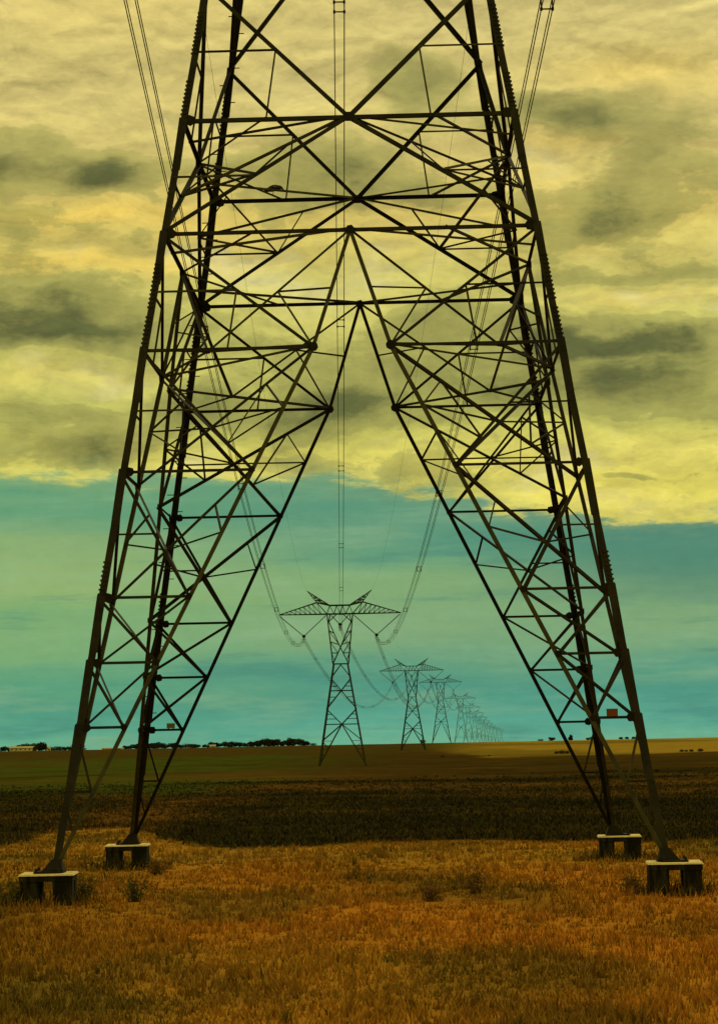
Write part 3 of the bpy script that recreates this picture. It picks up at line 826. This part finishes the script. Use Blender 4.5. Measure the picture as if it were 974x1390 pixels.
# ------------------------------------------------------------------ farm buildings on the skyline
WHITE = simple('painted_sheet', (.55, .45, .2, 1), (.68, .56, .27, 1), .2, .8)
ROOF = simple('sheet_roof', (.30, .24, .10, 1), (.42, .34, .15, 1), .2, .7)
GLASSD = simple('dark_opening', (.02, .02, .012, 1), (.03, .03, .02, 1), 1, .5)
def shed(px0, px1, d, hpx, roofpx, label, nwin=5, name='farm_shed'):
    x0, x1 = px2x(px0, d), px2x(px1, d); L = x1-x0; h = hpx*d/3140; rh = roofpx*d/3140; dp = L*.35 if L > 15 else L
    root = empty(name, ((x0+x1)/2, d, gz((x0+x1)/2, d)-.1)); tag(root, label, 'building')
    m = MB(); a, b = L/2, dp/2
    m.add([(-a, -b, 0), (a, -b, 0), (a, b, 0), (-a, b, 0), (-a, -b, h), (a, -b, h), (a, b, h), (-a, b, h), (-a, 0, h+rh*.92), (a, 0, h+rh*.92)],
          [(0, 1, 5, 4), (1, 2, 6, 9, 5), (2, 3, 7, 6), (3, 0, 4, 8, 7)]); m.build('wall', WHITE, root)
    m = MB(); o = .5; e = h-.05
    for sy in (-1, 1):
        m.add([(-a-o, sy*(b+o), e), (a+o, sy*(b+o), e), (a+o, 0, h+rh), (-a-o, 0, h+rh), (-a-o, sy*(b+o), e+.15), (a+o, sy*(b+o), e+.15), (a+o, 0, h+rh+.15), (-a-o, 0, h+rh+.15)],
              [(0, 1, 2, 3), (4, 5, 6, 7), (0, 1, 5, 4), (0, 3, 7, 4), (1, 2, 6, 5)])
    m.build('roof', ROOF, root)
    for i in range(nwin):
        m = MB(); m.box((-a+L*(i+.5)/nwin, -b-.03, h*.55), (L/nwin*.35, .06, h*.35)); m.build('window', GLASSD, root)
    m = MB(); m.box((a*.86, -b-.04, h*.38), (min(3, L*.14), .06, h*.76)); m.build('door', GLASSD, root)
shed(10, 46, 1650, 4.6, 2.0, 'long pale farm shed at far left with a low roof', 6)
shed(57, 64, 1650, 3.0, 2.6, 'small pale farmhouse right of the long shed', 2, 'farmhouse')
shed(135, 160, 1650, 1.6, 1.0, 'long low dark-roofed shed behind the near left leg', 5)
shed(280, 287, 1900, 2.0, 2.0, 'tiny pale house in front of the skyline trees', 1, 'farmhouse')

# ------------------------------------------------------------------ light and sky
SUN_AZ, SUN_EL = math.radians(28), math.radians(42)
S = Vector((math.sin(SUN_AZ)*math.cos(SUN_EL), math.cos(SUN_AZ)*math.cos(SUN_EL), math.sin(SUN_EL)))
sl = bpy.data.lights.new('sun', 'SUN'); sl.energy = 1.1; sl.angle = math.radians(14); sl.color = (1, .86, .55)
so = bpy.data.objects.new('sun', sl); COL.objects.link(so); so.rotation_euler = S.to_track_quat('Z', 'Y').to_euler(); so.location = (0, 0, 100)

def make_world():
    w = bpy.data.worlds.new('World'); scene.world = w; w.use_nodes = True; t = NT(w.node_tree); t.n.clear()
    g = t.new('ShaderNodeTexCoord').outputs['Generated']; sp = t.new('ShaderNodeSeparateXYZ'); t.l.new(g, sp.inputs[0])
    x, y, z = sp.outputs
    az = t.m('ARCTAN2', x, y); el = t.m('ARCTAN2', z, t.m('SQRT', t.m('ADD', t.m('MULTIPLY', x, x), t.m('MULTIPLY', y, y))))
    X = t.m('MULTIPLY', az, 3140.0); V = t.m('MULTIPLY', el, 3140.0)         # degrees of sky, stretched to a handy scale
    V = t.m('ADD', V, t.m('MULTIPLY', t.m('ABSOLUTE', X), 0.0))
    # warp
    wv = t.comb(t.m('MULTIPLY', X, 1/260), t.m('MULTIPLY', V, 1/120), 3.7)
    w1 = t.m('SUBTRACT', t.noise(wv, 1, 5, .6), .5)
    w2 = t.m('SUBTRACT', t.noise(t.comb(t.m('MULTIPLY', X, 1/230), t.m('MULTIPLY', V, 1/100), 9.1), 1, 5, .6), .5)
    Xw = t.m('ADD', X, t.m('MULTIPLY', w1, 190)); Vw = t.m('ADD', V, t.m('MULTIPLY', w2, 95))
    # warm cloud deck: base tone by height, then heaped grey-olive cloud with lit upper edges
    deck = t.ramp(t.m('MULTIPLY', Vw, 1/1100, clamp=True), [(280/1100, lin(216, 202, 82)), (370/1100, lin(210, 200, 90)), (430/1100, lin(186, 184, 90)), (520/1100, lin(184, 180, 92)),
              (620/1100, lin(196, 186, 96)), (700/1100, lin(210, 188, 94)), (800/1100, lin(204, 186, 106)), (1.0, lin(206, 190, 118))])
    def field_n(off):
        Vo = t.m('ADD', V, off)
        q = t.comb(t.m('MULTIPLY_ADD', w1, .9, t.m('MULTIPLY', X, 1/300)), t.m('MULTIPLY_ADD', w2, .7, t.m('MULTIPLY', Vo, 1/118)), 1.2)
        return t.noise(q, 1, 9, .62)
    n1 = field_n(0.0); n1u = field_n(14.0)
    n2 = t.noise(t.comb(t.m('MULTIPLY', X, 1/105), t.m('MULTIPLY', V, 1/55), 6.4), 1, 8, .64)
    n2u = t.noise(t.comb(t.m('MULTIPLY', X, 1/105), t.m('MULTIPLY', t.m('ADD', V, 9), 1/55), 6.4), 1, 8, .64)
    lit = t.m('ADD', t.m('SUBTRACT', n1, n1u), t.m('MULTIPLY', t.m('SUBTRACT', n2, n2u), .3))
    def blob(acc, bx, by, rx, ry, amp):
        hy = 1005.5-.0198*(bx-487)
        dx = t.m('MULTIPLY', t.m('SUBTRACT', Xw, bx-487.0), 1/rx); dy = t.m('MULTIPLY', t.m('SUBTRACT', Vw, hy-by), 1/ry)
        e = t.m('EXPONENT', t.m('MULTIPLY', t.m('ADD', t.m('MULTIPLY', dx, dx), t.m('MULTIPLY', dy, dy)), -1.0))
        return t.m('MULTIPLY_ADD', e, amp, acc)
    acc = 0.0
    for b in ((70, 465, 150, 24, .70), (50, 428, 175, 42, .72), (10, 235, 90, 30, .62), (160, 250, 65, 24, .8), (60, 565, 230, 22, .55), (110, 612, 100, 22, .8),
              (790, 165, 110, 24, .75), (870, 245, 150, 60, .50), (840, 305, 120, 26, .45), (860, 375, 160, 16, .6), (830, 464, 150, 18, .9), (820, 530, 170, 40, .55), (570, 115, 80, 40, .7),
              (600, 510, 170, 50, .5), (400, 560, 150, 36, .55), (430, 240, 120, 46, .45), (640, 430, 110, 36, .45), (380, 635, 70, 14, .6), (860, 657, 120, 6, .35)): acc = blob(acc, *b)
    hi = 0.0
    for b in ((110, 298, 200, 18, .9), (110, 366, 200, 15, .85), (160, 20, 260, 60, .25), (70, 515, 170, 17, .6), (850, 622, 260, 22, .8), (880, 692, 240, 18, .9), (430, 645, 170, 14, .8), (800, 200, 90, 14, .5), (890, 410, 110, 20, .45), (250, 635, 150, 12, .5), (900, 110, 130, 24, .5)): hi = blob(hi, *b)
    nz = t.m('ADD', t.m('MULTIPLY', t.m('SUBTRACT', n1, .5), 2.3), t.m('MULTIPLY', t.m('SUBTRACT', n2, .5), 1.5))
    gate = t.ss(V, 900, 720, .3, 1.0)
    cl = t.m('ADD', t.m('MULTIPLY', acc, .92), t.m('MULTIPLY', nz, gate))
    body = t.m('ADD', t.m('MULTIPLY', t.ss(cl, .10, .26), .40), t.m('MULTIPLY', t.ss(cl, -.02, .5), .32)); core = t.m('MULTIPLY', t.ss(cl, .36, .98), .88)
    deck = t.mix(t.m('MULTIPLY', hi, .8, clamp=True), deck, t.ramp(t.m('MULTIPLY', V, 1/1000, clamp=True), [(.45, lin(218, 204, 98)), (.62, lin(232, 198, 88))]))
    deck = t.mix(body, deck, lin(138, 136, 68)); deck = t.mix(core, deck, lin(76, 82, 40))
    deck = t.mix(t.m('MULTIPLY', t.ss(cl, .0, -.6), .6), deck, lin(232, 222, 156))
    lk = t.m('MAXIMUM', t.m('MULTIPLY_ADD', lit, 2.6, 1.1), .6); deck = t.mix(1.0, deck, t.comb(lk, lk, lk), 'MULTIPLY')
    # clearer teal sky beneath the deck, in soft bands
    Vt = t.m('ADD', V, t.m('MULTIPLY', t.m('SUBTRACT', t.noise(t.comb(t.m('MULTIPLY', X, 1/420), t.m('MULTIPLY', V, 1/60), 2.2), 1, 6, .58), .5), 120))
    tf = t.m('MULTIPLY', Vt, 1/400, clamp=True)
    teal = t.ramp(tf, [(0, lin(104, 172, 142)), (18/400, lin(84, 160, 140)), (60/400, lin(70, 146, 128)), (95/400, lin(90, 152, 124)), (150/400, lin(122, 162, 116)),
              (210/400, lin(124, 164, 112)), (255/400, lin(100, 154, 118)), (310/400, lin(84, 144, 118)), (370/400, lin(98, 150, 116))])
    left = t.ramp(tf, [(0, lin(92, 164, 132)), (50/400, lin(72, 148, 122)), (85/400, lin(88, 158, 118)), (120/400, lin(122, 172, 110)), (190/400, lin(116, 168, 108)), (230/400, lin(158, 182, 104)), (270/400, lin(150, 176, 104)), (310/400, lin(104, 160, 112))])
    teal = t.mix(t.m('MULTIPLY', t.ss(X, 60, -460), .6), teal, left)
    tn = t.noise(t.comb(t.m('MULTIPLY', X, 1/260), t.m('MULTIPLY', V, 1/34), 4.4), 1, 7, .62)
    teal = t.mix(1.0, teal, (1.06, 1.05, 1.0, 1), 'MULTIPLY')
    teal = t.mix(t.m('MULTIPLY', t.ss(tn, .48, .78), .6), teal, lin(142, 178, 132))
    teal = t.mix(t.m('MULTIPLY', t.ss(tn, .47, .30), .55), teal, lin(60, 130, 116))
    teal = t.mix(t.m('MULTIPLY', t.m('MULTIPLY', t.ss(X, 60, 420), t.ss(Vt, 150, 225)), .75), teal, lin(66, 126, 108))
    edge = t.m('SUBTRACT', t.m('SUBTRACT', 352.0, t.m('MULTIPLY', X, .026)), t.ss(X, -60, 400, 0.0, 58.0))
    en = t.m('MULTIPLY', t.m('SUBTRACT', t.noise(t.comb(t.m('MULTIPLY', X, 1/140), t.m('MULTIPLY', V, 1/34), 7.7), 1, 8, .64), .5), 105)
    wide = t.m('ADD', t.m('SUBTRACT', V, edge), en)
    msk = t.m('ADD', t.m('MULTIPLY', t.ss(wide, -7, 7), .62), t.m('MULTIPLY', t.ss(wide, -26, 34), .38))
    sky = t.mix(msk, teal, deck)
    # gentle grain of thin cloud everywhere
    gr = t.noise(t.comb(t.m('MULTIPLY', X, 1/30), t.m('MULTIPLY', V, 1/18), 5), 1, 6, .7); k = t.m('ADD', .88, t.m('MULTIPLY', gr, .24))
    sky = t.mix(1.0, sky, t.comb(k, k, k), 'MULTIPLY')
    nis = t.new('ShaderNodeTexSky', sky_type='NISHITA', sun_disc=False, sun_elevation=SUN_EL, sun_rotation=SUN_AZ)
    b1 = t.new('ShaderNodeBackground'); t.l.new(nis.outputs[0], b1.inputs[0]); b1.inputs[1].default_value = .06
    b2 = t.new('ShaderNodeBackground'); t.l.new(sky, b2.inputs[0]); b2.inputs[1].default_value = 1.0
    ms = t.new('ShaderNodeMixShader'); ms.inputs[0].default_value = .97
    t.l.new(b1.outputs[0], ms.inputs[1]); t.l.new(b2.outputs[0], ms.inputs[2])
    out = t.new('ShaderNodeOutputWorld'); t.l.new(ms.outputs[0], out.inputs[0])
make_world()

# bird on the plan brace, left of the back panel
bp = PM @ (lerp(fp(3, 0, ZL['A']), fp(2, -.5, ZL['A']), .86)); BIRD.scale = (1.25, 1.25, 1.25); BIRD.location = (bp.x, bp.y-.02, bp.z+.06); BIRD.rotation_euler = (0, math.radians(8), 0)

scene.view_settings.view_transform = 'Standard'; scene.view_settings.look = 'None'; scene.view_settings.exposure = 0; scene.view_settings.gamma = 1
